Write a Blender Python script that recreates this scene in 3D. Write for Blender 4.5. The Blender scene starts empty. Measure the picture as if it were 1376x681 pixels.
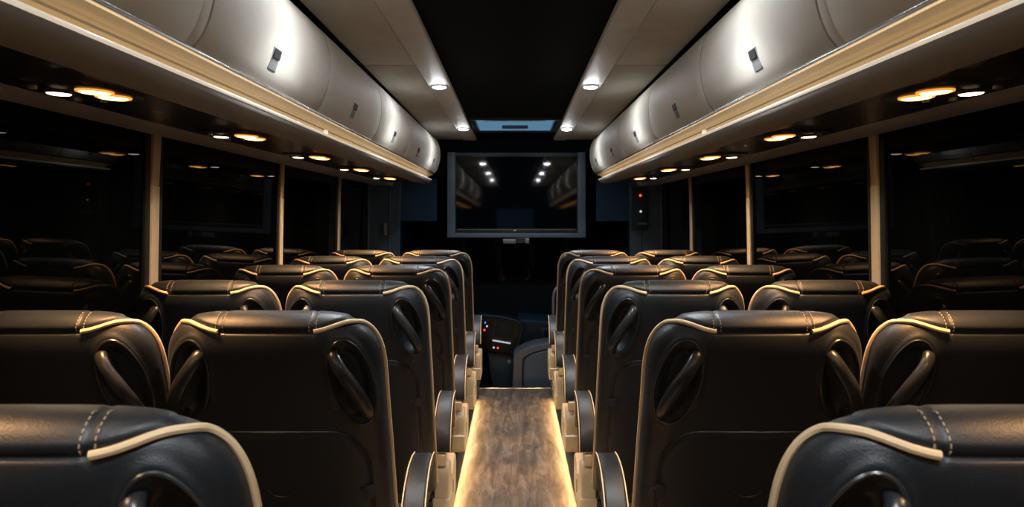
import bpy, bmesh, math, random
import numpy as np
from mathutils import Vector, Matrix
random.seed(4)
SC = bpy.context.scene
COL = SC.collection
EYE = 1.40            # eye height above the aisle floor; x right, y forward, z up
F = 1030.0

# ------------------------------------------------------------------ materials
def mat(name, col, rough=0.5, metal=0.0, spec=0.5, noise=None, bump=None, coat=0.0, var=0.0):
    m = bpy.data.materials.new(name); m.use_nodes = True
    nt = m.node_tree; b = nt.nodes['Principled BSDF']
    b.inputs['Base Color'].default_value = (*col, 1)
    b.inputs['Roughness'].default_value = rough
    b.inputs['Metallic'].default_value = metal
    b.inputs['Specular IOR Level'].default_value = spec
    b.inputs['Coat Weight'].default_value = coat
    tc = nt.nodes.new('ShaderNodeTexCoord')
    if var:
        n = nt.nodes.new('ShaderNodeTexNoise'); n.inputs['Scale'].default_value = noise or 6
        n.inputs['Detail'].default_value = 6
        nt.links.new(tc.outputs['Object'], n.inputs['Vector'])
        r = nt.nodes.new('ShaderNodeValToRGB')
        r.color_ramp.elements[0].position = 0.3; r.color_ramp.elements[1].position = 0.75
        r.color_ramp.elements[0].color = (*[c * (1 - var) for c in col], 1)
        r.color_ramp.elements[1].color = (*[min(1, c * (1 + var)) for c in col], 1)
        nt.links.new(n.outputs['Fac'], r.inputs['Fac']); nt.links.new(r.outputs['Color'], b.inputs['Base Color'])
        mr = nt.nodes.new('ShaderNodeMapRange')
        mr.inputs['To Min'].default_value = max(0, rough - .08); mr.inputs['To Max'].default_value = rough + .1
        nt.links.new(n.outputs['Fac'], mr.inputs['Value']); nt.links.new(mr.outputs['Result'], b.inputs['Roughness'])
    if bump:
        sc, st, kind = bump
        if kind == 'cell':
            t = nt.nodes.new('ShaderNodeTexVoronoi'); out = t.outputs['Distance']
        else:
            t = nt.nodes.new('ShaderNodeTexNoise'); t.inputs['Detail'].default_value = 4; out = t.outputs['Fac']
        t.inputs['Scale'].default_value = sc
        nt.links.new(tc.outputs['Object'], t.inputs['Vector'])
        bp = nt.nodes.new('ShaderNodeBump'); bp.inputs['Strength'].default_value = st; bp.inputs['Distance'].default_value = 0.002
        nt.links.new(out, bp.inputs['Height']); nt.links.new(bp.outputs['Normal'], b.inputs['Normal'])
    return m

def emis(name, col, strength):
    m = bpy.data.materials.new(name); m.use_nodes = True
    b = m.node_tree.nodes['Principled BSDF']
    b.inputs['Base Color'].default_value = (0.02, 0.02, 0.02, 1)
    b.inputs['Emission Color'].default_value = (*col, 1)
    b.inputs['Emission Strength'].default_value = strength
    return m

def leather_mat():
    m = mat('black_leather', (0.0075, 0.0108, 0.0145), 0.40, spec=0.55)
    nt = m.node_tree; b = nt.nodes['Principled BSDF']; tc = nt.nodes.new('ShaderNodeTexCoord')
    v = nt.nodes.new('ShaderNodeTexVoronoi'); v.inputs['Scale'].default_value = 420
    n = nt.nodes.new('ShaderNodeTexNoise'); n.inputs['Scale'].default_value = 14; n.inputs['Detail'].default_value = 5
    mx = nt.nodes.new('ShaderNodeMath'); mx.operation = 'MULTIPLY_ADD'; mx.inputs[1].default_value = 0.25
    nt.links.new(tc.outputs['Object'], v.inputs['Vector']); nt.links.new(tc.outputs['Object'], n.inputs['Vector'])
    nt.links.new(v.outputs['Distance'], mx.inputs[0]); nt.links.new(n.outputs['Fac'], mx.inputs[2])
    bp = nt.nodes.new('ShaderNodeBump'); bp.inputs['Strength'].default_value = 0.3; bp.inputs['Distance'].default_value = 0.003
    nt.links.new(mx.outputs[0], bp.inputs['Height']); nt.links.new(bp.outputs['Normal'], b.inputs['Normal'])
    n2 = nt.nodes.new('ShaderNodeTexNoise'); n2.inputs['Scale'].default_value = 9; n2.inputs['Detail'].default_value = 8; n2.inputs['Roughness'].default_value = .7
    nt.links.new(tc.outputs['Object'], n2.inputs['Vector'])
    mr = nt.nodes.new('ShaderNodeMapRange'); mr.inputs['To Min'].default_value = 0.36; mr.inputs['To Max'].default_value = 0.60
    nt.links.new(n2.outputs['Fac'], mr.inputs['Value']); nt.links.new(mr.outputs['Result'], b.inputs['Roughness'])
    b.inputs['Sheen Weight'].default_value = 0.04
    return m

def floor_mat():
    m = mat('grey_brown_wood_vinyl', (0.2, 0.15, 0.1), 0.5, spec=0.3)
    nt = m.node_tree; b = nt.nodes['Principled BSDF']; tc = nt.nodes.new('ShaderNodeTexCoord')
    mp = nt.nodes.new('ShaderNodeMapping'); mp.inputs['Scale'].default_value = (22, 3.0, 1)
    n = nt.nodes.new('ShaderNodeTexNoise'); n.inputs['Scale'].default_value = .95; n.inputs['Detail'].default_value = 10; n.inputs['Roughness'].default_value = .72; n.inputs['Distortion'].default_value = .6
    nt.links.new(tc.outputs['Object'], mp.inputs['Vector']); nt.links.new(mp.outputs['Vector'], n.inputs['Vector'])
    r = nt.nodes.new('ShaderNodeValToRGB'); e = r.color_ramp.elements
    e[0].position = .32; e[0].color = (.045, .033, .026, 1); e[1].position = .72; e[1].color = (.27, .225, .185, 1)
    k = e.new(.5); k.color = (.13, .098, .075, 1)
    nt.links.new(n.outputs['Fac'], r.inputs['Fac'])
    n2 = nt.nodes.new('ShaderNodeTexNoise'); n2.inputs['Scale'].default_value = 9; n2.inputs['Detail'].default_value = 6
    mp2 = nt.nodes.new('ShaderNodeMapping'); mp2.inputs['Scale'].default_value = (1.6, .8, 1)
    nt.links.new(tc.outputs['Object'], mp2.inputs['Vector']); nt.links.new(mp2.outputs['Vector'], n2.inputs['Vector'])
    mr = nt.nodes.new('ShaderNodeMapRange'); mr.inputs['To Min'].default_value = .55; mr.inputs['To Max'].default_value = 1.4
    nt.links.new(n2.outputs['Fac'], mr.inputs['Value'])
    mx = nt.nodes.new('ShaderNodeVectorMath'); mx.operation = 'SCALE'
    nt.links.new(r.outputs['Color'], mx.inputs[0]); nt.links.new(mr.outputs['Result'], mx.inputs['Scale'])
    nt.links.new(mx.outputs[0], b.inputs['Base Color'])
    bp = nt.nodes.new('ShaderNodeBump'); bp.inputs['Strength'].default_value = .15; bp.inputs['Distance'].default_value = .002
    nt.links.new(n.outputs['Fac'], bp.inputs['Height']); nt.links.new(bp.outputs['Normal'], b.inputs['Normal'])
    return m

M = {}
M['leather'] = leather_mat()
M['pipe'] = mat('cream_piping', (0.80, 0.59, 0.35), 0.45)
M['thread'] = mat('tan_thread', (0.40, 0.31, 0.21), 0.6)
M['plastic'] = mat('black_moulded_plastic', (0.022, 0.024, 0.027), 0.30, var=.3, noise=20)
M['plastic_matt'] = mat('matt_black_plastic', (0.008, 0.009, 0.010), 0.55)
M['beige'] = mat('beige_plastic', (0.74, 0.61, 0.42), 0.42, var=.06, noise=15)
M['bin'] = mat('ivory_vinyl', (0.86, 0.82, 0.72), 0.58, spec=.3, var=.10, noise=2.2, bump=(160, .10, 'n'))
M['rail'] = mat('champagne_rail', (0.55, 0.46, 0.32), 0.35, metal=0.0, var=.05, noise=3)
M['under'] = mat('taupe_vinyl', (0.36, 0.345, 0.32), 0.5, var=.08, noise=5, bump=(200, .08, 'n'))
M['ceil'] = mat('grey_ceiling_fabric', (0.62, 0.60, 0.55), 0.7, var=.07, noise=12, bump=(300, .15, 'n'))
M['band'] = mat('light_grey_ceiling_band', (0.68, 0.66, 0.62), 0.6, var=.05, noise=12, bump=(300, .1, 'n'))
M['dark_ceil'] = mat('navy_black_ceiling_fabric', (0.002, 0.005, 0.0065), 0.8, spec=.08, bump=(300, .2, 'n'))
M['black'] = mat('black_trim', (0.006, 0.007, 0.008), 0.6)
M['glass'] = mat('night_dark_window_glass', (0.002, 0.0025, 0.003), 0.015, spec=0.5)
M['glass'].node_tree.nodes['Principled BSDF'].inputs['IOR'].default_value = 1.16
M['pillar'] = mat('beige_pillar_fabric', (0.72, 0.52, 0.32), 0.6, bump=(300, .1, 'n'))
M['pillar_low'] = mat('pale_pillar_cover', (0.82, 0.69, 0.55), 0.5)
M['wallm'] = mat('charcoal_wall_carpet', (0.012, 0.012, 0.013), 0.9, bump=(300, .3, 'n'))
M['floor'] = floor_mat()
M['chrome'] = mat('brushed_chrome', (0.75, 0.74, 0.72), 0.22, metal=1.0)
M['alu'] = mat('satin_aluminium', (0.55, 0.50, 0.42), 0.35, metal=1.0)
M['slate'] = mat('slate_blue_plastic', (0.075, 0.11, 0.15), 0.45, var=.1, noise=10)
M['slate_dark'] = mat('dark_slate_panel', (0.032, 0.052, 0.068), 0.5, var=.2, noise=8)
M['greyseat'] = mat('grey_moulded_panel', (0.15, 0.15, 0.165), 0.55, var=.1, noise=9)
M['screen'] = mat('glossy_black_screen', (0.002, 0.003, 0.005), 0.04, spec=0.7)
M['visor'] = mat('grey_sun_visor', (0.10, 0.13, 0.16), 0.7)
M['latch_light'] = mat('grey_latch_plastic', (0.33, 0.34, 0.35), 0.35)
M['latch_dark'] = mat('dark_latch_recess', (0.03, 0.03, 0.035), 0.4)
M['blanket'] = mat('grey_metal', (0.25, 0.26, 0.27), 0.4, metal=.8)
M['e_white'] = emis('cool_white_lamp', (0.93, 0.96, 1.0), 190)
M['e_amber'] = emis('amber_reading_lamp', (1.0, 0.46, 0.11), 9)
M['lip'] = mat('white_lip_painted_glow', (0.85, 0.83, 0.78), 0.25, coat=.5)
_b = M['lip'].node_tree.nodes['Principled BSDF']; _b.inputs['Emission Color'].default_value = (1, .88, .70, 1); _b.inputs['Emission Strength'].default_value = .55  # emission painted into the lip for its bright highlight line
M['e_ring'] = emis('amber_painted_halo', (1.0, 0.32, 0.05), 1.3)  # painted halo: glowing ring stands for the glare round the amber lamps
M['e_warm'] = emis('warm_white_reading_lamp', (1.0, 0.76, 0.46), 7)
M['e_rail'] = emis('warm_rail_light_strip', (1.0, 0.68, 0.36), 2.1)
M['e_floor'] = emis('warm_floor_light_strip', (1.0, 0.64, 0.28), 40)
M['e_hatch'] = emis('blue_lit_hatch_glass', (0.20, 0.46, 0.72), 0.42)
M['e_rear'] = emis('blue_night_window', (0.05, 0.16, 0.30), 0.35)
M['e_red'] = emis('red_indicator', (1.0, 0.08, 0.06), 1.6)
M['e_blue'] = emis('blue_indicator', (0.1, 0.25, 1.0), 1.4)
M['e_whitei'] = emis('white_indicator', (0.85, 0.9, 1.0), .8)
M['e_disp'] = emis('dim_screen_glow', (0.05, 0.09, 0.12), 0.10)
M['e_cab'] = emis('added_cab_light', (0.35, 0.66, 0.95), 50.0)  # added light that tints the driver area blue, hidden behind the television

# ------------------------------------------------------------------ helpers
def smooth(a, b, x):
    t = np.clip((x - a) / (b - a), 0, 1); return t * t * (3 - 2 * t)

class MB:
    def __init__(s): s.v = []; s.f = []; s.m = []
    def add(s, vs, fs, mi=0):
        o = len(s.v); s.v += [tuple(map(float, v)) for v in vs]; s.f += [tuple(o + i for i in f) for f in fs]; s.m += [mi] * len(fs); return s
    def box(s, x0, x1, y0, y1, z0, z1, mi=0, rz=0, c=None):
        x0, x1 = min(x0, x1), max(x0, x1)
        vs = [(x, y, z) for z in (z0, z1) for y in (y0, y1) for x in (x0, x1)]
        return s.add(vs, [(0, 2, 3, 1), (4, 5, 7, 6), (0, 1, 5, 4), (2, 6, 7, 3), (0, 4, 6, 2), (1, 3, 7, 5)], mi)
    def tube(s, pts, r, n=8, mi=0, flat=1.0, closed=False, up=None):
        P = [Vector(p) for p in pts]; N = len(P)
        rs = r if hasattr(r, '__len__') else [r] * N
        vs = []; fs = []
        nrm = Vector(up) if up else None
        for i, p in enumerate(P):
            if closed: t = P[(i + 1) % N] - P[i - 1]
            else: t = P[min(i + 1, N - 1)] - P[max(i - 1, 0)]
            t.normalize()
            if nrm is None: nrm = t.orthogonal()
            nn = (nrm - t * nrm.dot(t))
            if nn.length < 1e-6: nn = t.orthogonal()
            nn.normalize()
            if up is None: nrm = nn
            b = t.cross(nn)
            for k in range(n):
                a = 2 * math.pi * k / n
                vs.append(p + b * (math.cos(a) * rs[i]) + nn * (math.sin(a) * rs[i] * flat))
        for i in range(N if closed else N - 1):
            j = (i + 1) % N
            for k in range(n):
                fs.append((i * n + k, i * n + (k + 1) % n, j * n + (k + 1) % n, j * n + k))
        if not closed:
            fs.append(tuple(range(n - 1, -1, -1))); fs.append(tuple((N - 1) * n + k for k in range(n)))
        return s.add(vs, fs, mi)
    def extrude(s, poly, y0, y1, mi=0, zs=lambda y, x: 0, ny=1, closed=True, caps=True):
        """poly of (x,z) swept along y"""
        n = len(poly); vs = []; fs = []
        for j in range(ny + 1):
            y = y0 + (y1 - y0) * j / ny
            for x, z in poly: vs.append((x, y, z + zs(y, x)))
        for j in range(ny):
            for k in range(n if closed else n - 1):
                a = j * n + k; b = j * n + (k + 1) % n
                fs.append((a, b, b + n, a + n))
        if closed and caps:
            fs.append(tuple(range(n))); fs.append(tuple(ny * n + k for k in range(n - 1, -1, -1)))
        return s.add(vs, fs, mi)
    def disc(s, c, r, axis='z', h=0.004, n=24, mi=0, dome=0.0, ry=None):
        """short cylinder centred at c with optional dome on the negative side"""
        ry = ry or r
        vs = []; fs = []
        rings = [(1, h / 2), (1, -h / 2)] + ([(math.cos(a), -h / 2 - dome * math.sin(a)) for a in (.4, .8, 1.2)] if dome else [])
        def P(u, v, w):
            if axis == 'z': return (c[0] + u, c[1] + v, c[2] + w)
            if axis == 'y': return (c[0] + u, c[1] + w, c[2] + v)
            return (c[0] + w, c[1] + u, c[2] + v)
        for k, w in rings:
            for i in range(n):
                a = 2 * math.pi * i / n; vs.append(P(math.cos(a) * r * k, math.sin(a) * ry * k, w))
        for j in range(len(rings) - 1):
            for i in range(n):
                fs.append((j * n + i, j * n + (i + 1) % n, (j + 1) * n + (i + 1) % n, (j + 1) * n + i))
        fs.append(tuple(range(n))); fs.append(tuple((len(rings) - 1) * n + i for i in range(n)))
        return s.add(vs, fs, mi)
    def build(s, name, mats, parent=None, smooth_=False, bevel=0.0, seg=2, angle=None):
        me = bpy.data.meshes.new(name); me.from_pydata(s.v, [], s.f)
        mats = mats if isinstance(mats, (list, tuple)) else [mats]
        for m in mats: me.materials.append(m)
        me.polygons.foreach_set('material_index', s.m)
        bm = bmesh.new(); bm.from_mesh(me); bmesh.ops.recalc_face_normals(bm, faces=bm.faces)
        if bevel:
            es = [e for e in bm.edges if len(e.link_faces) == 2 and e.calc_face_angle(0) > .5]
            bmesh.ops.bevel(bm, geom=es, offset=bevel, segments=seg, profile=.6, affect='EDGES', clamp_overlap=True)
        bm.to_mesh(me); bm.free()
        if smooth_ or bevel:
            me.polygons.foreach_set('use_smooth', [True] * len(me.polygons))
            me.set_sharp_from_angle(angle=math.radians(angle or 40))
        o = bpy.data.objects.new(name, me); COL.objects.link(o)
        if parent: o.parent = parent
        return o

def tag(o, label=None, cat=None, group=None, kind=None):
    if label: o['label'] = label
    if cat: o['category'] = cat
    if group: o['group'] = group
    if kind: o['kind'] = kind
    return o
def empty(name, loc=(0, 0, 0), rz=0):
    o = bpy.data.objects.new(name, None); COL.objects.link(o); o.location = loc; o.rotation_euler.z = rz
    o.empty_display_size = .05; return o
def struct(o): o['kind'] = 'structure'; return o
def copy_tree(o, parent=None):
    c = o.copy(); COL.objects.link(c); c.parent = parent
    for ch in list(o.children): copy_tree(ch, c)
    return c
def catmull(pts, k=8, closed=False):
    P = [np.array(p, float) for p in pts]; out = []; n = len(P)
    rng = range(n) if closed else range(n - 1)
    for i in rng:
        p0 = P[i - 1] if (closed or i > 0) else P[0]; p1 = P[i]; p2 = P[(i + 1) % n]
        p3 = P[(i + 2) % n] if (closed or i + 2 < n) else P[-1]
        for j in range(k):
            t = j / k
            out.append(.5 * ((2 * p1) + (-p0 + p2) * t + (2 * p0 - 5 * p1 + 4 * p2 - p3) * t * t + (-p0 + 3 * p1 - 3 * p2 + p3) * t ** 3))
    if not closed: out.append(P[-1])
    return out

# ------------------------------------------------------------------ seat surface
ZT = 1.199; Z0 = .99; HT = ZT - Z0; WMAX = .232; PW = 4.8
def wz(z):
    base = np.interp(z, [.4, .7, .9, 1.0], [.238, .238, .237, .235])
    if z > Z0: base *= max(0., 1 - ((z - Z0) / HT) ** PW) ** (1 / PW)
    return base
def tz(z):
    base = np.interp(z, [.4, .6, .9, 1.05, 1.1], [.062, .064, .068, .076, .076])
    z1 = 1.09
    if z > z1: base *= max(0., 1 - ((z - z1) / (ZT - z1)) ** 2.3) ** (1 / 2.3)
    return base
def yc(z):
    h = ZT - z
    return .30 * h + .10 * h * h
NS = 400
_ph = np.linspace(-math.pi / 2, math.pi / 2, NS)
def section(z):
    w, t = max(wz(z), 1e-5), max(tz(z), 1e-5); n = 3.0
    x = w * np.abs(np.cos(_ph)) ** (2 / n); y = t * np.sign(np.sin(_ph)) * np.abs(np.sin(_ph)) ** (2 / n)
    x = x * (1 - .20 * np.clip(y / t, 0, 1) ** 2)
    s = np.concatenate([[0], np.cumsum(np.hypot(np.diff(x), np.diff(y)))])
    return x, y, s
_cache = {}
def sec(z):
    k = round(z, 5)
    if k not in _cache: _cache[k] = section(k)
    return _cache[k]
def side_s(z):
    x, y, s = sec(z); return s[np.argmax(x)]
def base_pt(s, z):
    x, y, ss = sec(z); a = abs(s)
    return np.array([math.copysign(1, s) * np.interp(a, ss, x), np.interp(a, ss, y) + yc(z), z])
def normal(s, z):
    e = .002
    a = base_pt(s + e, z) - base_pt(s - e, z)
    z2 = min(z + e, ZT - .0004); z1 = z2 - 2 * e
    f1 = s / sec(z)[2][-1]
    b = base_pt(f1 * sec(z2)[2][-1], z2) - base_pt(f1 * sec(z1)[2][-1], z1)
    n = np.cross(a, b); L = np.linalg.norm(n)
    return n / L if L > 1e-12 else np.array([0, 0, 1.])
# seam: height of the pillow's lower edge on the rear face as a function of |x|
SEAM = [(0, 1.163), (.080, 1.163), (.095, 1.164), (.115, 1.167), (.130, 1.171), (.145, 1.176), (.158, 1.180), (.168, 1.182), (.178, 1.182), (.188, 1.180), (.205, 1.166), (.225, 1.13)]
SX = [p[0] for p in SEAM]; SZ = [p[1] for p in SEAM]
HC = (.176, 1.050); HA = .045; HB = .094; HROT = .20
def rot_oval(s, z):
    u = abs(s) - HC[0]; v = z - HC[1]
    c, sn = math.cos(HROT), math.sin(HROT)
    return (u * c + v * sn) / HA, (-u * sn + v * c) / HB
def tray_sdf(s, z):
    cx, cz, hx, hz, r = 0, .62, .198, .315, .085
    qx = abs(s) - hx + r; qz = abs(z - cz) - hz + r
    return math.hypot(max(qx, 0), max(qz, 0)) + min(max(qx, qz), 0) - r
def disp(s, z, xr, rear):
    d = 0.
    u, v = rot_oval(s, z); r = math.hypot(u, v)
    if r < 1.6:
        d -= .026 * (1 - smooth(.62, .98, r)); d += .0035 * math.exp(-((r - 1.1) / .10) ** 2)
    if rear:
        zs = np.interp(abs(xr), SX, SZ)
        d += (.006 * smooth(0, .012, z - zs) - .003 * math.exp(-((z - zs) / .0035) ** 2)) * (1 - smooth(.160, .192, abs(xr)))
        d += .0075 * (1 - smooth(-.006, .001, tray_sdf(s, z))) - .003 * math.exp(-(tray_sdf(s, z) / .004) ** 2)
    # grooves of the two double seams that run over the top
    if z > 1.1:
        for g in (.0955, .1005):
            d -= .0016 * math.exp(-((abs(xr) - g) / .0020) ** 2) * (smooth(1.150, 1.162, z) if rear else smooth(1.1, 1.13, z))
    return d
def surf(s, z, off=0.):
    p = base_pt(s, z); n = normal(s, z)
    rear = abs(s) < side_s(z)
    return p + n * (disp(s, z, p[0], rear) + off)
def s_of_x(x, z):
    X, Y, S = sec(z); k = np.argmax(X); return float(np.interp(x, X[:k + 1], S[:k + 1]))

def make_backrest(parent):
    zs = list(np.linspace(.42, .90, 34))[:-1] + list(np.linspace(.90, 1.0, 16))[:-1]
    zs += [Z0 + HT * math.sin(a) ** (2 / PW) for a in np.linspace(.02, math.pi / 2 - .012, 74)]
    zs = sorted(set(list(zs) + [1.155, 1.159, 1.163, 1.167, 1.171]))
    # columns: fraction of the half perimeter
    fr = np.concatenate([np.linspace(0, .62, 104), np.linspace(.62, 1, 16)[1:]])
    cols = [-f for f in fr[::-1][:-1]] + list(fr)          # -1..1 (front centre twice)
    cols = cols[1:]                                        # drop the duplicate
    n = len(cols); vs = []; fs = []
    for z in zs:
        L = sec(z)[2][-1]
        for c in cols: vs.append(surf(c * L, z))
    for j in range(len(zs) - 1):
        for i in range(n):
            a = j * n + i; b = j * n + (i + 1) % n
            fs.append((a, b, b + n, a + n))
    fs.append(tuple(range(n - 1, -1, -1)))
    top = len(vs); vs.append((0, yc(ZT), ZT + .006))
    J = (len(zs) - 1) * n
    for i in range(n): fs.append((J + i, J + (i + 1) % n, top))
    o = MB().add(vs, fs).build('backrest', M['leather'], parent, smooth_=True, angle=80)
    return o

def seam_path(sg, off):
    xs = np.linspace(.101, .178, 32); zs_ = np.interp(xs, SX, SZ)
    pts = [(s_of_x(x, z) / side_s(z), z) for x, z in zip(xs, zs_)]
    f0 = pts[-1][0]
    for k in range(1, 9): pts.append((f0 + (1.035 - f0) * math.sin(k / 8 * math.pi / 2), 1.182 - .012 * (k / 8) ** 2))
    for zz in np.linspace(1.165, .43, 64): pts.append((1.035, zz))
    A = np.array(pts); B = A.copy(); n = len(A)
    for i in range(n):
        w = min(4, i, n - 1 - i); B[i] = A[i - w:i + w + 1].mean(axis=0)
    out = []
    for f, z in B:
        p = base_pt(f * side_s(z) * sg, z); nn = normal(f * side_s(z) * sg, z); out.append(p + nn * (off + .002))
    return out

def make_seat(arm=0, name='coach_seat'):
    root = empty(name)
    back = make_backrest(root)
    mb = MB()
    for sg in (-1, 1):
        P = catmull(seam_path(sg, .001)[::2], 3)
        mb = MB(); mb.tube(P, .0050, 8); mb.build('piping', M['pipe'], back, smooth_=True)
    # stitching: dashes over the top pillow
    mb = MB()
    for sg in (-1, 1):
        for g in (.0905, .1055):
            # walk from the rear seam over the crest: rear side then front side
            zz = list(np.linspace(1.166, 1.196, 16)); path = []
            for z in zz:
                if wz(z) > g + .004:
                    path.append(surf(sg * s_of_x(g, z), z, .0006))
            for z in list(zz[::-1]) + list(np.linspace(1.155, 1.10, 8)):
                if wz(z) > g + .004:
                    X, Y, S = sec(z); k = np.argmax(X)
                    s = float(np.interp(-g, -X[k:], S[k:])); path.append(surf(sg * s, z, .0006))
            P = catmull(path, 4); mb = MB()
            L = [0]
            for a, b in zip(P[:-1], P[1:]): L.append(L[-1] + float(np.linalg.norm(np.array(b) - np.array(a))))
            t = 0
            Pn = np.array([list(map(float, p)) for p in P])
            while t + .005 < L[-1]:
                q = [tuple(np.interp(t + k * .0022, L, Pn[:, c]) for c in range(3)) for k in range(3)]
                mb.tube(q, .0011, 4); t += .0078
            mb.build('stitching', M['thread'], back, smooth_=True)
    # grab handles with raised rims round their recesses
    for sg in (-1, 1):
        hk = [(-.034, .070, -.010, .0125), (-.033, .064, .008, .0135), (-.022, .045, .024, .0150), (-.002, .012, .034, .0160), (.014, -.022, .034, .0155), (.023, -.052, .024, .0140), (.026, -.070, .006, .0125), (.025, -.080, -.014, .011)]
        pts = []; rr = []
        for du, dz, off, r in hk:
            s = sg * (HC[0] + du); z = HC[1] + dz
            p = base_pt(s, z) + normal(s, z) * off; pts.append(p); rr.append(r)
        P = catmull(pts, 6); R = np.interp(np.linspace(0, len(rr) - 1, len(P)), range(len(rr)), rr)
        h = MB(); h.tube(P, list(R), 14, flat=.78, up=(0, -.8, .15)).build('grab_handle', M['plastic'], root, smooth_=True, angle=60)
        hh = root.children[-1] if False else None
        rim = MB(); ring = []
        for k in range(40):
            a = 2 * math.pi * k / 40; uu = math.cos(a) * 1.04 * HA; vv = math.sin(a) * 1.04 * HB
            c, sn = math.cos(HROT), math.sin(HROT)
            u = uu * c - vv * sn; v = uu * sn + vv * c
            ring.append(surf(sg * (HC[0] + u), HC[1] + v, .0005))
        rim.tube(ring, .0034, 8, closed=True).build('handle_rim', M['plastic'], root, smooth_=True)
    # seat-back tray: rim line, finger pull, catch
    r = MB(); path = []
    for k in range(61):
        t = k / 60
        # up the left side, over the top, down the right
        hx, zt, rr_ = .198, .935, .085
        per = [(-hx, .46), (-hx, zt - rr_)] + [(-hx + rr_ - rr_ * math.cos(a), zt - rr_ + rr_ * math.sin(a)) for a in np.linspace(0, math.pi / 2, 9)][1:] + \
              [(x, zt) for x in np.linspace(-hx + rr_, hx - rr_, 11)][1:] + [(hx - rr_ + rr_ * math.sin(a), zt - rr_ + rr_ * math.cos(a)) for a in np.linspace(0, math.pi / 2, 9)][1:] + [(hx, .46)]
    pts = []
    for (a, b) in zip(per[:-1], per[1:]):
        m = max(1, int(math.hypot(b[0] - a[0], b[1] - a[1]) / .012))
        for q in range(m): pts.append((a[0] + (b[0] - a[0]) * q / m, a[1] + (b[1] - a[1]) * q / m))
    pts.append(per[-1])
    r.tube([surf(s, z, .001) for s, z in pts], .0038, 7)
    tr = r.build('tray_rim', M['plastic'], back, smooth_=True)
    fp = MB(); arc = [(.030 * math.cos(a), .800 - .022 * math.sin(a)) for a in np.linspace(.15, math.pi - .15, 14)]
    fp.tube([surf(s, z, .0012) for s, z in arc], .0026, 6).build('finger_pull', M['plastic'], back, smooth_=True)
    sg = 1 if arm >= 0 else -1
    c = surf(sg * .193, .79, .006)
    cb = MB(); cb.box(c[0] - .010, c[0] + .010, c[1] - .007, c[1] + .006, c[2] - .014, c[2] + .014); cb.box(c[0] - .022, c[0] - .006, c[1] - .005, c[1] + .004, c[2] + .002, c[2] + .008)
    cb.build('tray_catch', M['latch_dark'], back, bevel=.002)
    # seat cushion and its frame
    vs = []; fs = []; n = 32; rings = [(.80, -.055), (.97, -.045), (1, -.02), (1, .02), (.97, .045), (.85, .058), (.5, .064)]
    for k, dz in rings:
        for i in range(n):
            a = 2 * math.pi * i / n; e = 2 / 4.5
            vs.append((.228 * k * math.copysign(abs(math.cos(a)) ** e, math.cos(a)), .50 + .26 * k * math.copysign(abs(math.sin(a)) ** e, math.sin(a)), .47 + dz))
    for j in range(len(rings) - 1):
        for i in range(n): fs.append((j * n + i, j * n + (i + 1) % n, (j + 1) * n + (i + 1) % n, (j + 1) * n + i))
    fs.append(tuple(range(n))); fs.append(tuple((len(rings) - 1) * n + i for i in range(n)))
    MB().add(vs, fs).build('seat_cushion', M['leather'], root, smooth_=True, angle=60)
    fr = MB(); fr.box(-.215, .215, .22, .74, .385, .425); fr.box(-.05, .05, .34, .64, .05, .385)
    fr.box(-.20, .20, .33, .65, .045, .062)
    fr.build('seat_frame', M['plastic_matt'], root, bevel=.006)
    if arm:
        ax = arm * .247
        # padded arm: curves up and forward
        A = catmull([(0, .400, .520), (0, .414, .560), (0, .442, .604), (0, .49, .645), (0, .555, .672), (0, .63, .681), (0, .69, .676)], 6)
        def slab(path, hw, ht, off, taper=None):
            vs = []; fs = []; N = len(path); sec_ = [(-1, -.6), (-.92, .55), (-.7, 1), (.7, 1), (.92, .55), (1, -.6), (.85, -1), (-.85, -1)]
            for i, p in enumerate(path):
                p = Vector(p); t = (Vector(path[min(i + 1, N - 1)]) - Vector(path[max(i - 1, 0)])).normalized()
                nn = Vector((0, -t.z, t.y))
                if nn.z < 0 and nn.y > 0: nn = -nn
                k = 1.0; f = i / (N - 1)
                k *= min(1, .72 + f * 3) if f < .1 else 1
                if f > .9: k *= 1 - .5 * ((f - .9) / .1) ** 2
                w = hw * (1.0 - .12 * f)
                for a, b in sec_: vs.append(p + Vector((a * w * (.85 + .15 * k), 0, 0)) + nn * (b * ht * k + off) + Vector((ax, 0, 0)))
            m = len(sec_)
            for i in range(N - 1):
                for k in range(m): fs.append((i * m + k, i * m + (k + 1) % m, (i + 1) * m + (k + 1) % m, (i + 1) * m + k))
            fs.append(tuple(range(m))); fs.append(tuple((N - 1) * m + k for k in range(m - 1, -1, -1)))
            return vs, fs
        v, f = slab(A, .038, .015, .0); armr = MB().add(v, f).build('armrest', M['leather'], root, smooth_=True, bevel=.002, angle=60)
        for sx in (-1, 1):
            pm = MB(); q = []
            for i, p in enumerate(A):
                t = (Vector(A[min(i + 1, len(A) - 1)]) - Vector(A[max(i - 1, 0)])).normalized(); nn = Vector((0, -t.z, t.y)); f = i / (len(A) - 1)
                q.append(Vector(p) + nn * .0125 + Vector((ax + sx * .0335 * (1 - .12 * f), 0, 0)))
            pm.tube(q, .0022, 6)
            pm.build('arm_piping', M['pipe'], armr, smooth_=True)
        v, f = slab(A[5:-2], .029, .012, -.026); MB().add(v, f).build('arm_shell', M['beige'], armr, smooth_=True, bevel=.002, angle=60)
        hb = MB(); hb.box(ax - .017, ax + .017, .385, .43, .468, .512); hb.build('hinge_tongue', M['beige'], root, bevel=.006, seg=3)
        # rounded hinge housing, a stadium in the y-z plane
        st = [(.43 + .048 * math.cos(a), .425 + .055 * math.sin(a)) for a in np.linspace(0, math.pi, 12)] + [(.382, .345), (.478, .345)]
        h = MB(); n = len(st)
        vs = [(ax + dx, y, z) for dx in (-.028, .030) for y, z in st]
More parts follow.
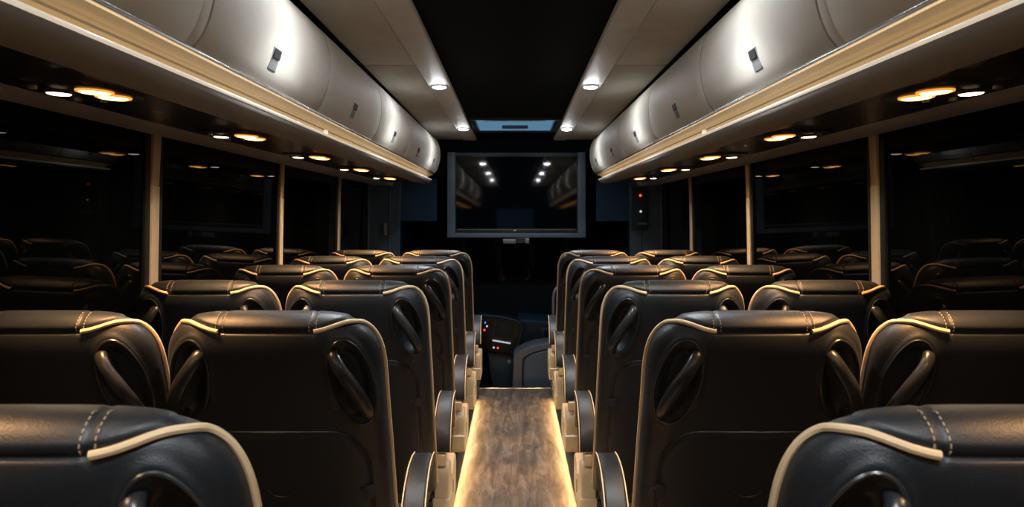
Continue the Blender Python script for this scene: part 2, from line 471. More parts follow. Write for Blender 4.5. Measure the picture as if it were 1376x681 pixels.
        fs = [tuple(range(n)), tuple(range(2 * n - 1, n - 1, -1))] + [(i, (i + 1) % n, n + (i + 1) % n, n + i) for i in range(n)]
        h.add(vs, fs).build('hinge_housing', M['beige'], root, bevel=.008, seg=3)
        h = MB(); h.disc((ax - arm * .036, .43, .42), .050, 'x', .018, 24); h.build('hinge_cap', M['plastic'], root, bevel=.004)
        cv = [(.370, .350), (.378, .285), (.40, .262), (.60, .262), (.665, .30), (.665, .43), (.62, .452), (.50, .405), (.482, .350)]
        n = len(cv); vs = [(ax + dx, y, z) for dx in (-.034, .034) for y, z in cv]
        fs = [tuple(range(n)), tuple(range(2 * n - 1, n - 1, -1))] + [(i, (i + 1) % n, n + (i + 1) % n, n + i) for i in range(n)]
        MB().add(vs, fs).build('side_cover', M['beige'], root, bevel=.008, seg=3)
        sl = MB(); sl.box(ax + arm * .030, ax + arm * .036, .50, .515, .33, .38); sl.build('recline_lever', M['latch_dark'], root, bevel=.002)
    return root

PITCH = .85; D0 = .957 * PITCH
XA = .525; XW = 1.015
protos = {'AL': make_seat(1), 'AR': make_seat(-1), 'W': make_seat(0)}
used = set()
ordw = ['nearest', 'second', 'third', 'fourth', 'fifth', 'front']
def place(kind, x, row, label, group):
    if kind in used: r = copy_tree(protos[kind])
    else: r = protos[kind]; used.add(kind)
    r.location = (x, D0 + PITCH * row, 0); tag(r, label, 'seat', group)
    return r
RN = ['cut off by the bottom edge', 'second row from camera', 'third row from camera', 'fourth row from camera', 'fifth row from camera', 'front row, farthest away']
RN_ = ['foremost in view, cut off by the bottom edge', 'second row from the camera', 'third row from the camera', 'fourth row from the camera', 'fifth row from the camera', 'front row, farthest from the camera']
for row in range(6):
    for side, sg in (('left', -1), ('right', 1)):
        place('AL' if sg < 0 else 'AR', sg * XA, row, 'black leather coach seat on the aisle, %s side, %s' % (side, RN[row]), 'aisle seats with cream piping')
        if row: place('W', sg * XW, row, 'black leather coach seat by the window, %s side, %s' % (side, RN[row]), 'window seats with cream piping')
# the hinge part of the armrest holder is a plain grouping part

# ------------------------------------------------------------------ shell
Y0, Y1 = -2.2, 8.6
YF = 6.40     # end of the raised aisle
def wallx(z):  return float(np.interp(z, [0, 1.1, 1.70, 2.2], [1.275, 1.27, 1.257, 1.22]))
f = MB(); f.box(-.302, .302, Y0, YF, -.05, 0.0); struct(f.build('floor', M['floor']))
f = MB(); f.box(-1.29, -.33, Y0, YF, -.05, .045); f.box(.33, 1.29, Y0, YF, -.05, .045); struct(f.build('floor_side', M['wallm']))
f = MB(); f.box(-1.29, 1.29, YF, Y1, -.45, -.40); f.box(-1.29, 1.29, YF - .02, YF, -.45, -.05); struct(f.build('floor_front', M['slate_dark']))
f = MB(); f.box(-.33, .33, YF - .012, YF + .012, -.03, .006); tag(f.build('step_edge', M['chrome'], bevel=.002), 'thin metal edge strip across the front end of the aisle floor', 'edge strip')
for sg, sd in ((-1, 'left'), (1, 'right')):
    r = empty('floor_light_strip', (sg * .315, 2, 0)); tag(r, 'glowing warm light strip along the %s edge of the aisle floor' % sd, 'light strip', None)
    q = MB(); q.box(-sg * .0125, sg * .012, Y0 - 2, YF - .03 - 2, -.02, .060); q.box(-sg * .0270, sg * .012, Y0 - 2, YF - .03 - 2, .059, .066); q.build('metal_profile', M['alu'], r, bevel=.002)
    q = MB(); q.extrude([(-sg * .0130, .043), (-sg * .0240, .0575), (-sg * .0245, .0590), (-sg * .0130, .0590)], Y0 - 2, YF - .42 - 2); q.build('light_strip', M['e_floor'], r)

# side walls with window openings
PIL = [-1.55, -.15, 1.22, 2.66, 4.10, 5.45]
for sg, sd in ((-1, 'left'), (1, 'right')):
    w = MB()
    lo = [(sg * 1.275, -.45), (sg * 1.275, 0), (sg * 1.272, .78), (sg * 1.33, .78), (sg * 1.33, -.45)]
    w.extrude(lo, Y0, Y1)
    hi = [(sg * wallx(1.72), 1.72), (sg * 1.22, 2.25), (sg * 1.33, 2.25), (sg * 1.33, 1.72)]
    w.extrude(hi, Y0, Y1)
    struct(w.build('wall_' + sd, M['wallm']))
    # panes
    edges = PIL + [6.45]
    k = 1
    for a, b in zip(edges[:-1], edges[1:]):
        g = MB(); g.extrude([(sg * 1.275, .77), (sg * wallx(1.73), 1.73), (sg * (wallx(1.73) + .006), 1.73), (sg * 1.281, .77)], a + .03, b - .03)
        o = struct(g.build('window_%d' % (k + (10 if sg > 0 else 0)), M['glass'])); k += 1
        fr = MB()
        for y in (a + .045, b - .045):
            fr.extrude([(sg * 1.262, .77), (sg * 1.248, 1.72), (sg * 1.27, 1.72), (sg * 1.285, .77)], y - .018, y + .018)
        fr.box(sg * 1.255, sg * 1.285, a + .03, b - .03, .765, .80)
        fr.build('window_gasket', M['black'], o, bevel=.003)
    for i, y in enumerate(PIL):
        t = empty('trim_%d' % (i + 1 + (10 if sg > 0 else 0)), (0, y, 0)); struct(t)
        up = MB(); up.extrude([(sg * 1.246, 1.52), (sg * 1.236, 1.72), (sg * 1.26, 1.72), (sg * 1.27, 1.52)], -.027, .027)
        up.build('pillar_upper_cover', M['pillar'], t, bevel=.004)
        up = MB(); up.extrude([(sg * 1.256, .03), (sg * 1.254, .9), (sg * 1.244, 1.52), (sg * 1.27, 1.52), (sg * 1.28, .9), (sg * 1.28, .03)], -.027, .027)
        up.build('pillar_lower_cover', M['pillar_low'], t, bevel=.004)
    # front door post and small cab window
    p = MB(); p.extrude([(sg * 1.24, -.4), (sg * 1.22, 1.85), (sg * 1.29, 1.85), (sg * 1.29, -.4)], 6.42, 7.05)
    p.extrude([(sg * 1.19, -.4), (sg * 1.17, 1.85), (sg * 1.29, 1.85), (sg * 1.29, -.4)], 7.05, 7.12)
    p.extrude([(sg * 1.24, -.4), (sg * 1.22, 1.85), (sg * 1.29, 1.85), (sg * 1.29, -.4)], 7.12, 8.5)
    struct(p.build('trim_%d' % (8 if sg < 0 else 18), M['slate_dark']))
    p = MB(); p.extrude([(sg * 1.06, -.4), (sg * 1.05, 1.84), (sg * 1.24, 1.84), (sg * 1.25, -.4)], 6.42, 6.46)
    p.extrude([(sg * .975, -.4), (sg * .965, 1.84), (sg * 1.05, 1.84), (sg * 1.06, -.4)], 6.43, 6.47)
    p.tube([(sg * 1.06, 6.42, -.4), (sg * 1.05, 6.42, 1.84)], .008, 8); p.tube([(sg * 1.235, 6.41, .4), (sg * 1.225, 6.41, 1.70)], .010, 8)
    struct(p.build('trim_%d' % (9 if sg < 0 else 19), M['slate']))

# rear wall with a dim blue window
r = MB(); r.box(-1.33, 1.33, Y0 - .05, Y0, -.4, 2.3); struct(r.build('wall_rear', M['wallm']))
r = MB(); r.box(-.35, .35, Y0, Y0 + .006, 1.0, 1.62); o = struct(r.build('window_21', M['e_rear']))
# front: windshield, bulkhead
g = MB(); g.extrude([(-1.25, .75), (1.25, .75), (1.25, 2.1), (-1.25, 2.1)], 8.35, 8.36); struct(g.build('window_22', M['glass']))
g = MB(); g.box(-1.33, 1.33, 8.4, 8.46, -.45, 2.3); struct(g.build('wall_front', M['black']))
g = MB(); g.box(-1.25, 1.25, 6.22, 6.30, 1.96, 2.2); g.box(-1.25, 1.25, 6.30, 8.38, 1.93, 2.0); struct(g.build('ceiling_front', M['dark_ceil']))
g = MB(); g.box(-.62, .62, 6.30, 6.36, 1.2, 1.97); struct(g.build('trim_20', M['slate_dark'])) if False else None

# ceiling
CZ = EYE + .65
c = MB(); c.box(-1.33, 1.33, Y0, Y1, 2.24, 2.30); struct(c.build('ceiling_roof', M['black']))
c = MB(); c.box(-.33, .33, Y0, 6.22, CZ + .018, CZ + .04); struct(c.build('ceiling', M['dark_ceil']))
for sg in (-1, 1):
    b = MB(); b.extrude([(sg * .312, CZ), (sg * .319, CZ - .003), (sg * .414, CZ - .003), (sg * .419, CZ + .002), (sg * .419, CZ + .03), (sg * .312, CZ + .03)], Y0, 6.2)
    struct(b.build('ceiling_band', M['band'], bevel=.0015))
    for i, (a, bb) in enumerate(((Y0, -.13), (-.12, 1.55), (1.56, 3.225), (3.235, 6.2))):
        b = MB(); b.extrude([(sg * .421, CZ + .003), (sg * .640, CZ + .004), (sg * .640, CZ + .035), (sg * .421, CZ + .03)], a, bb)
        struct(b.build('ceiling_panel', M['ceil'], bevel=.002))
    b = MB(); b.box(sg * .60, sg * 1.25, Y0, 6.2, CZ + .036, CZ + .06); struct(b.build('ceiling_side', M['black']))

# roof hatch
h = empty('roof_hatch', (0, 5.3, CZ + .01)); tag(h, 'blue-lit escape hatch in the dark ceiling just before the television', 'roof hatch')
q = MB()
for x0, x1, y0, y1 in ((-.30, -.27, -.34, .34), (.27, .30, -.34, .34), (-.30, .30, -.36, -.33), (-.30, .30, .33, .36)): q.box(x0, x1, y0, y1, -.012, .008)
q.build('hatch_frame', M['plastic_matt'], h, bevel=.004)
q = MB(); q.box(-.255, .255, -.235, .315, -.002, .006); q.build('hatch_glass', M['e_hatch'], h)
q = MB(); q.box(-.09, .09, -.02, .05, -.022, -.004); q.build('hatch_handle', M['slate'], h, bevel=.006)
q = MB(); q.box(-.20, .20, -.328, -.305, -.014, -.004); q.box(-.268, -.258, -.30, .28, -.012, -.002); q.box(.258, .268, -.30, .28, -.012, -.002); q.build('hatch_trim', M['chrome'], h, bevel=.002)

def spotlight(name, parent, loc, power, col, cone, blend, rad, rot=(0, 0, 0)):
    l = bpy.data.lights.new(name, 'SPOT'); l.energy = power; l.color = col; l.spot_size = math.radians(cone); l.spot_blend = blend; l.shadow_soft_size = rad
    o = bpy.data.objects.new(name, l); COL.objects.link(o); o.parent = parent; o.location = loc; o.rotation_euler = rot; return o
# ceiling spot lamps
def spot():
    r = empty('ceiling_light'); q = MB(); ring = [(.036 * math.cos(a), .036 * math.sin(a), 0) for a in np.linspace(0, 2 * math.pi, 29)[:-1]]
    q.tube(ring, .0035, 8, closed=True); q.build('lamp_ring', M['blanket'], r, smooth_=True)
    q = MB(); q.disc((0, 0, -.001), .031, 'z', .004, 28, dome=.006); q.build('lamp_lens', M['e_white'], r, smooth_=True)
    spotlight('lamp_beam', r, (0, 0, -.014), 44, (.92, .96, 1), 118, 1.0, .025)
    return r
s0 = spot(); first = True
for j, y in enumerate((.24, 1.96, 3.70, 5.42)):
    for sg, sd in ((-1, 'left'), (1, 'right')):
        s = s0 if first else copy_tree(s0); first = False
        s.location = (sg * .365, y, CZ - .005)
        lab = {5.42: 'round white ceiling light on the %s beside the roof hatch' % sd, 3.70: 'round white ceiling light on the %s, the nearer of the two in view' % sd}.get(y, 'round white ceiling light on the %s band above the camera, %s' % (sd, {-1.48: 'rearmost', .24: 'overhead', 1.96: 'just above the frame'}.get(y)))
        tag(s, lab, 'ceiling light', 'white ceiling lights in two lines')

# ------------------------------------------------------------------ luggage racks
TILT = .0068
def tz_(y, x): return TILT * (y - 6.0)
DOOR = [(.668, .665), (.640, .650), (.620, .630), (.604, .607), (.594, .580), (.588, .55), (.586, .515), (.588, .48), (.593, .450), (.602, .420), (.615, .392), (.635, .366)]
def offs(poly, d):
    out = []
    for i, p in enumerate(poly):
        a = np.array(poly[max(i - 1, 0)]); b = np.array(poly[min(i + 1, len(poly) - 1)]); t = b - a; t /= np.linalg.norm(t)
        n = np.array([-t[1], t[0]]); n = n if n[0] > 0 else -n
        out.append((p[0] + n[0] * d, p[1] + n[1] * d))
    return out
SEAMS = [-2.2, -.39, .55, 1.49, 2.43, 3.37, 4.31, 5.25, 5.985]
DOORC = [tuple(p) for p in catmull(DOOR, 3)]
DI = offs(DOORC, .016); DB = offs(DOORC, .008)
lockname = ['behind the camera', 'straight above the camera', 'cut by the top edge', 'largest one with its latch in view', 'second with a latch in view', 'third with a latch in view', 'fourth with a latch in view', 'short one at the front end']
for sg, sd in ((-1, 'left'), (1, 'right')):
    for i, (a, b) in enumerate(zip(SEAMS[:-1], SEAMS[1:])):
        t = empty('luggage_locker', (0, a, EYE)); 
        zz = lambda y, x, a=a: TILT * (y + a - 6)
        tag(t, 'ivory curved overhead luggage locker on the %s, %s' % (sd, lockname[i]), 'luggage locker', 'overhead lockers along both sides')
        g0 = .020 if abs(a - 1.49) < .01 else .004; g1 = .026 if abs(b - 1.49) < .01 else .004
        q = MB(); poly = [(sg * x, z) for x, z in DOORC] + [(sg * x, z) for x, z in DI[::-1]]
        q.extrude(poly, g0, b - a - g1, zs=zz, ny=6); d = q.build('door', M['bin'], t, bevel=.003, seg=2, angle=35)
        # latch near the middle of the door
        if i < 7: ly = (b - a) * .45
        else: ly = (b - a) * .5
        # point on door at z=.41
        def dp(z): return float(np.interp(z, [p[1] for p in DOOR[::-1]], [p[0] for p in DOOR[::-1]]))
        def lq(z0, z1, hw, out):
            m = MB(); vs = []
            for z, o_ in ((z0, out), (z1, out), (z1, -.004), (z0, -.004)):
                for yy in (ly - hw, ly + hw): vs.append((sg * (dp(z) - o_), yy, z + zz(yy, 0)))
            return m.add(vs, [(0, 1, 3, 2), (4, 5, 7, 6), (2, 3, 5, 4), (6, 7, 1, 0), (0, 2, 4, 6), (1, 7, 5, 3)])
        lt = lq(.402, .456, .030, .003).build('latch', M['latch_light'], t, bevel=.003)
        lq(.431, .452, .024, .0045).build('latch_recess', M['latch_dark'], lt)
        q = MB(); poly = [(sg * x, z) for x, z in DB] + [(sg * 1.20, .38), (sg * 1.20, .66)]
        q.extrude([(sg * x, z) for x, z in offs(DOORC, .017)] + [(sg * 1.2, .41), (sg * 1.2, .665)], 0, b - a, zs=zz, ny=2); q.build('locker_body', M['black'], t)
        if i in (3, 4):
            q = MB()
            poly = [(sg * x, z) for x, z in offs(DOORC, -.0005)] + [(sg * x, z) for x, z in offs(DOORC, .015)[::-1]]
            q.extrude(poly, -.0025, .0025, zs=zz); q.build('seam_strip', M['latch_light'], t) if i == 4 else None
        if i == 3:
            q = MB(); poly = [(sg * x, z) for x, z in offs(DOORC, .002)] + [(sg * x, z) for x, z in offs(DOORC, .016)[::-1]]
            q.extrude(poly, -.022, .016, zs=zz); q.build('divider_strip', M['bin'], t, bevel=.003)
        if i == 7:
            q = MB(); poly = [(sg * x, z) for x, z in offs(DOORC, -.002)] + [(sg * 1.2, .36), (sg * 1.2, .665)]
            q.extrude(poly, b - a - .002, b - a + .012, zs=zz); q.build('end_panel', M['bin'], t, bevel=.004)
    # light rail under the lockers
    y0r, y1r = Y0, 5.99
    t = empty('light_rail', (0, 0, EYE)); tag(t, 'long champagne rail with hidden warm light under the %s lockers' % sd, 'light rail')
    q = MB(); prof = [(.632, .362), (.645, .359), (.655, .355), (.662, .3515), (.668, .3505), (.675, .3455), (.676, .3405), (.682, .338), (.692, .332), (.692, .3135), (.684, .3115), (.66, .3145)]
    q.extrude([(sg * x, z) for x, z in prof] , y0r, y1r, zs=tz_, ny=2, closed=False)
    q.build('rail_profile', M['rail'], t, smooth_=True, angle=25)
    q = MB(); q.extrude([(sg * .628, .369), (sg * .629, .361), (sg * .640, .359), (sg * .640, .3675)], y0r, y1r, zs=tz_); q.build('chrome_edge', M['chrome'], t, bevel=.001)
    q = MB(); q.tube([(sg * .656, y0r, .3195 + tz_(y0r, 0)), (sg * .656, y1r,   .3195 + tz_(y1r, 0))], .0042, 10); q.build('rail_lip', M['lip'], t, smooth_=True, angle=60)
    q = MB(); q.extrude([(sg * .668, .3168), (sg * .682, .3168), (sg * .682, .3155), (sg * .668, .3155)], y0r, y1r, zs=tz_); q.build('light_strip', M['e_rail'], t)
    q = MB(); un = catmull([(.656, .3145), (.662, .303), (.676, .293), (.70, .287), (.737, .284)], 5)
    q.extrude([(sg * p[0], p[1]) for p in un] + [(sg * .737, .31), (sg * .66, .3145)], y0r, y1r, zs=tz_, ny=2); q.build('rail_underside', M['under'], t, smooth_=True, angle=40)
    q = MB(); q.extrude([(sg * .63, .366), (sg * .632, .362), (sg * .69, .338), (sg * .69, .3135), (sg * .656, .312), (sg * .664, .300), (sg * .737, .283), (sg * .8, .37)], y1r, y1r + .012, zs=tz_); q.build('rail_end_cap', M['rail'], t, bevel=.003)
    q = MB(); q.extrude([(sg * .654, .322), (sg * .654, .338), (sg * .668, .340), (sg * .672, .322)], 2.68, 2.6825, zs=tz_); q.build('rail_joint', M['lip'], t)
    # dark service channel with reading lights, window-side ledge
    t = empty('service_panel', (0, 0, EYE)); tag(t, 'long black service channel holding the reading lights along the %s windows' % sd, 'service channel')
    q = MB(); q.extrude([(sg * .735, .288), (sg * 1.002, .298), (sg * 1.002, .345), (sg * .737, .335)], y0r, y1r, zs=tz_, ny=2); q.build('channel_panel', M['plastic'], t)
    q = MB(); q.extrude([(sg * 1.002, .300), (sg * 1.006, .288), (sg * 1.03, .281), (sg * 1.17, .288), (sg * 1.25, .312), (sg * 1.25, .36), (sg * 1.002, .36)], y0r, 6.3, zs=lambda y, x: .003 * (y - 6), ny=2)
    q.build('window_ledge', M['under'], t, bevel=.003)

# reading light units
def reading_unit(sg):
    r = empty('reading_light'); q = MB()
    n = 30
    out = [(.095 * math.copysign(abs(math.cos(a)) ** .6, math.cos(a)), .125 * math.copysign(abs(math.sin(a)) ** .6, math.sin(a))) for a in np.linspace(0, 2 * math.pi, n + 1)[:-1]]
    vs = [(x, y, z) for z, k in ((.0, 1), (-.006, .97), (-.007, .9)) for x, y in [(p[0] * k, p[1] * k) for p in out]]
    fs = [(j * n + i, j * n + (i + 1) % n, (j + 1) * n + (i + 1) % n, (j + 1) * n + i) for j in range(2) for i in range(n)] + [tuple(range(n)), tuple(range(2 * n, 3 * n))]
    q.add(vs, fs).build('lamp_bezel', M['plastic'], r, smooth_=True)
    for nm, x, y, rad, m in (('amber_lamp', -.048, -.034, .028, 'e_amber'), ('amber_lamp', -.048, .036, .028, 'e_amber'), ('white_lamp', .042, 0, .022, 'e_warm')):
        q = MB(); q.disc((sg * x, y, -.0085), rad, 'z', .004, 24, dome=.003); l = q.build(nm, M[m], r, smooth_=True)
        q = MB(); q.tube([(sg * x + (rad + .004) * math.cos(a), y + (rad + .004) * math.sin(a), -.008) for a in np.linspace(0, 2 * math.pi, 25)[:-1]], .003, 6, closed=True); q.build('lamp_collar', M['e_ring'] if nm[0] == 'a' else M['latch_dark'], l, smooth_=True)  # amber collars glow as a painted halo
    for y in (-.10, .10):
        q = MB(); q.disc((sg * .05, y * .75, -.009), .010, 'z', .006, 16, dome=.003); q.build('air_nozzle', M['blanket'], r, smooth_=True)
    spotlight('amber_beam', r, (-sg * .048, 0, -.022), 40, (1, .45, .14), 98, .9, .03)
    spotlight('white_beam', r, (sg * .042, 0, -.022), 13, (1, .70, .40), 156, 1.0, .02)
    q = MB(); q.box(-.004, .004, .082, .098, -.012, -.006); q.build('call_button', M['latch_light'], r)
    return r
for sg, sd in ((-1, 'left'), (1, 'right')):
    u0 = reading_unit(sg)
    for k, y in enumerate((-1.01, -.16, .69, 1.53, 2.375, 3.22, 4.09, 5.03)):
        u = u0 if k == 0 else copy_tree(u0)
        u.location = (sg * .868, y, EYE + .2915 + TILT * (y - 6)); u.rotation_euler.y = -sg * .0375
        nm = ['rearmost', 'second from the rear', 'above the nearest seats', 'nearest the camera in view', 'second in view', 'third in view', 'fourth in view', 'farthest, near the front'][k]
        tag(u, 'amber and white reading lights over the %s seats, %s' % (sd, nm), 'reading light', 'reading lights under the lockers')

# ------------------------------------------------------------------ television
t = empty('television', (0, 6.2, EYE)); tag(t, 'large black wall television in a slate frame at the front', 'television')
def px2x(px, d): return (px - 692) * d / F
def px2z(py, d): return (296 - py) * d / F
d = 6.2
fx0, fx1, fz1, fz0 = px2x(601, d), px2x(787, d), px2z(204, d), px2z(319, d)
sx0, sx1, sz1, sz0 = px2x(611, d), px2x(777, d), px2z(210.5, d), px2z(308, d)
q = MB(); q.box(fx0, sx0 + .004, 0, .10, fz0, fz1); q.box(sx1 - .004, fx1, 0, .10, fz0, fz1); q.box(sx0, sx1, .0, .10, fz0, px2z(313, d)); q.box(sx0, sx1, .06, .10, fz0, fz1)
q.build('surround', M['slate'], t, bevel=.004)
q = MB(); q.box(sx0 + .004, sx1 - .004, .012, .055, px2z(312.5, d), sz1 + .012); q.build('bezel', M['plastic'], t, bevel=.003)
q = MB(); q.box(sx0 + .012, sx1 - .012, .009, .013, sz0 + .004, sz1); q.build('screen', M['screen'], t)
q = MB(); q.box(sx0 + .02, sx1 - .02, .0085, .012, sz0 - .004, sz0 + .001); q.build('bezel_edge', M['blanket'], t)
q = MB(); q.box(-.012, .012, .008, .012, sz0 - .016, sz0 - .006); q.build('logo_badge', M['chrome'], t, bevel=.001)
q = MB(); q.box(px2x(676, d), px2x(693, d), 0, .08, px2z(327, d), px2z(321, d)); q.box(px2x(693, d), px2x(706, d), .02, .08, px2z(326, d), px2z(320, d), 1); q.box(px2x(706, d), px2x(711, d), .0, .06, px2z(327, d), px2z(320, d))
o = q.build('ceiling_camera', [M['blanket'], M['plastic']], None, bevel=.003); o.location = (0, 6.2, EYE); tag(o, 'small grey camera unit hanging under the television', 'camera')
# housing around television hung from ceiling
q = MB(); q.box(-.50, .50, 6.31, 6.36, EYE - .10, 1.97); struct(q.build('trim_21', M['slate_dark']))

# sun visors
for sg, sd in ((-1, 'left'), (1, 'right')):
    d = 8.2
    q = MB(); x0, x1 = (px2x(537, d), px2x(587, d)) if sg < 0 else (px2x(801, d), px2x(848, d))
    q.box(x0, x1, 8.2, 8.215, EYE + px2z(297, d), EYE + px2z(240, d)); o = q.build('sun_visor', M['visor'], bevel=.004)
    tag(o, 'grey fabric sun blind pulled down on the %s of the windscreen' % sd, 'sun blind', 'windscreen sun blinds')

# ------------------------------------------------------------------ driver area
def W(px, py, d): return (px2x(px, d), EYE + px2z(py, d))
def plate(poly, y0, y1, mi=0, mb=None):
    mb = mb or MB(); n = len(poly)
    vs = [(x, y, z) for y in (y0, y1) for x, z in poly]
    fs = [tuple(range(n)), tuple(range(2 * n - 1, n - 1, -1))] + [(i, (i + 1) % n, n + (i + 1) % n, n + i) for i in range(n)]
    return mb.add(vs, fs, mi)
d = 7.3
t = empty('driver_console', (0, 0, 0)); tag(t, 'dark driver console with screen and lit buttons beyond the aisle', 'console')
P = [W(*p, d) for p in ((640, 422), (672, 425), (695, 430), (701, 436), (701, 446), (697, 462), (690, 477), (668, 474), (640, 468))]
q = plate(P, 7.30, 7.56); q.build('console_body', M['plastic'], t, bevel=.015, seg=3)
rim = [W(*p, d) for p in ((643, 423), (672, 426), (694, 431), (700, 437), (700, 447), (696, 462), (690, 476))]
q = MB(); q.tube([(x, 7.295, z) for x, z in [tuple(p) for p in catmull(rim, 5)]], .010, 8); q.build('console_rim', M['slate'], t, smooth_=True)
q = plate([W(*p, d) for p in ((669, 431), (692, 434), (688, 455), (665, 451))], 7.285, 7.30); q.build('display', M['slate_dark'], t, bevel=.004)
q = plate([W(*p, d) for p in ((666, 429), (668, 429), (664, 451), (662, 451))], 7.28, 7.30); q.build('display_edge', M['slate'], t)
q = MB()
for k in range(14):
    px = 662.5 + k * 1.75; x, z = W(px, 457 + k * .3, d); h = .0055 + .002 * ((k * 7) % 3) / 2
    q.box(x - .0045, x + .0045, 7.288, 7.296, z - h, z + h)
q.build('display_lettering', M['e_whitei'], t)
for px, py, m in ((652, 433, 'e_blue'), (654.5, 438, 'e_whitei'), (651, 443, 'e_red'), (669, 467, 'e_red'), (663.5, 466.5, 'e_whitei')):
    x, z = W(px, py, d); q = MB(); q.disc((x, 7.285, z), .008 if m != 'e_red' else .009, 'y', .01, 14); q.build('indicator_button', M[m], t)
for px, py in ((656, 430), (649, 429), (693, 451), (648, 457)):
    x, z = W(px, py, d); q = MB(); q.disc((x, 7.285, z), .010, 'y', .02, 14); q.build('knob', M['slate'], t)
P = [W(*p, d) for p in ((655, 474), (690, 478), (699, 500), (704, 530), (664, 530), (658, 500))]
q = plate(P, 7.36, 7.68); q.build('lower_panel', M['slate_dark'], t, bevel=.01)
x, z = W(684, 487, d); q = MB(); q.disc((x, 7.35, z), .018, 'y', .02, 18); q.build('switch_knob', M['latch_light'], t, bevel=.003)
x, z = W(689, 487, d); q = MB(); q.disc((x, 7.35, z), .008, 'y', .02, 12); q.build('switch_light', M['blanket'], t)
# dashboard to the right
t = empty('dashboard', (0, 7.5, 0)); tag(t, 'dark blue dashboard running right from the driver console', 'dashboard')
d = 7.6
P = [W(*p, d) for p in ((695, 429), (760, 433), (860, 433), (860, 520), (700, 520))]
q = MB(); plate([(x, z) for x, z in P], .1, .7, mb=q); q.build('dash_body', M['slate_dark'], t, bevel=.03, seg=3)
q = MB(); x0, z0 = W(727, 458, d); x1, z1 = W(739, 440, d); q.box(x0, x1, .085, .10, z0, z1); q.build('socket_plate', M['slate'], t, bevel=.004)
q = MB(); q.box(x0 + .03, x1 - .01, .08, .09, z0 + .02, z1 - .03); q.build('socket_hole', M['black'], t)
# grey moulded stair housing
t = empty('stair_housing', (0, 6.9, 0)); tag(t, 'grey moulded arch-topped housing beside the entrance steps', 'housing')
d = 6.9
outer = [W(*p, d) for p in ((688, 535), (690, 486), (690, 480), (695, 474), (706, 468), (722, 463), (745, 460), (790, 460), (790, 535))]
q = plate(outer, 0, .35); q.build('housing_shell', M['greyseat'], t, bevel=.012, seg=3)
inner = [W(*p, d) for p in ((704, 535), (704, 487), (707, 480), (716, 475), (730, 471), (745, 470), (785, 470), (785, 535))]
q = plate(inner, -.025, .02); q.build('housing_pad', M['slate'], t, bevel=.012, seg=3)
q = MB(); ii = [(x, -.012, z) for x, z in [tuple(p) for p in catmull([W(*p, d) for p in ((702.5, 530), (702.5, 487), (706, 479.5), (716, 473.8), (730, 469.8), (745, 468.6))], 5)]]; q.tube(ii, .006, 6); q.build('housing_groove', M['black'], t)
# driver seat back, beyond the left front seat
def blob(name, parent, cx, cy, cz, rx, ry, rz, m, e=2.6):
    vs = []; fs = []; nu, nv = 28, 18
    for j in range(nv + 1):
        b = -math.pi / 2 + math.pi * j / nv
        for i in range(nu):
            a = 2 * math.pi * i / nu; g = lambda v: math.copysign(abs(v) ** (2 / e), v)
            vs.append((cx + rx * g(math.cos(b)) * g(math.cos(a)), cy + ry * g(math.cos(b)) * g(math.sin(a)), cz + rz * g(math.sin(b))))
    for j in range(nv):
        for i in range(nu): fs.append((j * nu + i, j * nu + (i + 1) % nu, (j + 1) * nu + (i + 1) % nu, (j + 1) * nu + i))
    o = MB().add(vs, fs).build(name, m, parent, smooth_=True, angle=80)
    return o
t = empty('driver_chair', (-.60, 6.75, -.4)); tag(t, 'dark driver seat half hidden beyond the front left aisle seat', 'seat')
blob('backrest', t, 0, 0, .86, .24, .08, .36, M['leather'], 3.2)
blob('seat_cushion', t, 0, .28, .50, .24, .26, .08, M['leather'], 3.5)
q = MB(); q.tube([(0, .25, 0), (0, .25, .45)], .06, 16); q.build('pedestal', M['plastic_matt'], t)
# grab rail at the right front
d = 6.05
pts = [W(*p, d) for p in ((743.5, 470), (743.5, 420), (743.8, 400), (746, 390), (752, 384), (762, 381), (790, 380))]
q = MB(); q.tube([(x, 0, z) for x, z in [tuple(p) for p in catmull(pts, 6)]], .012, 12); q.tube([(pts[0][0], 0, .0), (pts[0][0], 0, pts[0][1])], .012, 12)
o = q.build('grab_rail', M['blanket'], smooth_=True, angle=60); o.location = (0, d, 0); tag(o, 'bent grey metal grab rail in front of the front right aisle seat', 'grab rail')
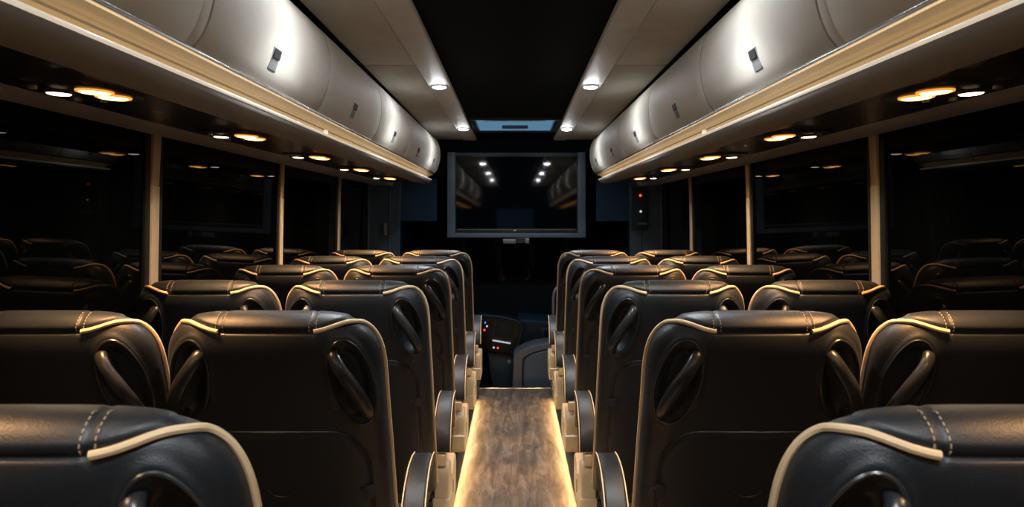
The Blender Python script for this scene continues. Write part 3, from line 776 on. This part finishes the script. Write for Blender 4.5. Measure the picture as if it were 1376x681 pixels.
# small fittings on the front posts
t = empty('wall_switch_unit', (0, 6.40, 0)); tag(t, 'small panel of red and white indicator lights on the right front post', 'indicator panel')
d = 6.38
x0, z0 = W(849, 308, d); x1, z1 = W(870, 252, d)
q = MB(); q.box(x0, x1, 0, .03, z0, z1); q.build('panel', M['slate_dark'], t, bevel=.004)
for px, py, m, r in ((861, 262.5, 'e_red', .010), (861.5, 284, 'e_whitei', .009)):
    x, z = W(px, py, d); q = MB(); q.disc((x, -.003, z), r, 'y', .012, 14); q.build('indicator_light', M[m], t)
x, z = W(855, 260, d); q = MB(); q.box(x - .006, x + .006, -.006, 0, z - .03, z + .03); q.build('indicator_strip', mat('dim_red_plastic', (.25, .02, .03), .4), t)
x0, z0 = W(857, 302, d); x1, z1 = W(870, 299, d); q = MB(); q.box(x0, x1, -.02, 0, z0, z1); q.build('lever', M['latch_light'], t, bevel=.003)
x0, z0 = W(515.5, 316, d); x1, z1 = W(519, 300, d); q = MB(); q.box(x0, x1, 6.38, 6.43, z0, z1); o = q.build('coat_hook', M['latch_light'], bevel=.004); tag(o, 'small pale hook handle on the left front post', 'hook')

# added fill lamp behind the television: supplies the driver area's cold light
t = empty('added_cab_lamp', (0, 7.3, 1.925)); tag(t, 'added bluish fill lamp in the driver cab roof behind the television', 'added lamp')
q = MB(); q.disc((0, 0, -.006), .09, 'z', .012, 28, dome=.02); q.build('lamp_lens', M['e_cab'], t, smooth_=True)
q = MB(); q.tube([(.1 * math.cos(a), .1 * math.sin(a), 0) for a in np.linspace(0, 2 * math.pi, 33)[:-1]], .008, 8, closed=True); q.build('lamp_ring', M['plastic'], t, smooth_=True)

# ------------------------------------------------------------------ world, camera
w = bpy.data.worlds.new('night'); SC.world = w; w.use_nodes = True
w.node_tree.nodes['Background'].inputs[0].default_value = (.01, .02, .035, 1); w.node_tree.nodes['Background'].inputs[1].default_value = .1
cam = bpy.data.cameras.new('camera'); co = bpy.data.objects.new('camera', cam); COL.objects.link(co)
co.location = (0, 0, EYE); co.rotation_euler = (math.pi / 2, 0, 0)
cam.sensor_width = 36; cam.lens = F / 1376 * 36; cam.shift_x = -4 / 1376; cam.shift_y = -44.5 / 1376
cam.clip_start = .05; cam.dof.use_dof = True; cam.dof.focus_distance = 2.1; cam.dof.aperture_fstop = 8
SC.camera = co
SC.view_settings.view_transform = 'Standard'; SC.view_settings.look = 'None'; SC.view_settings.gamma = 1
SC.view_settings.exposure = 0.0; SC.view_settings.use_curve_mapping = False
SC.cycles.use_denoising = True
SC.cycles.max_bounces = 8; SC.cycles.sample_clamp_indirect = 4.0
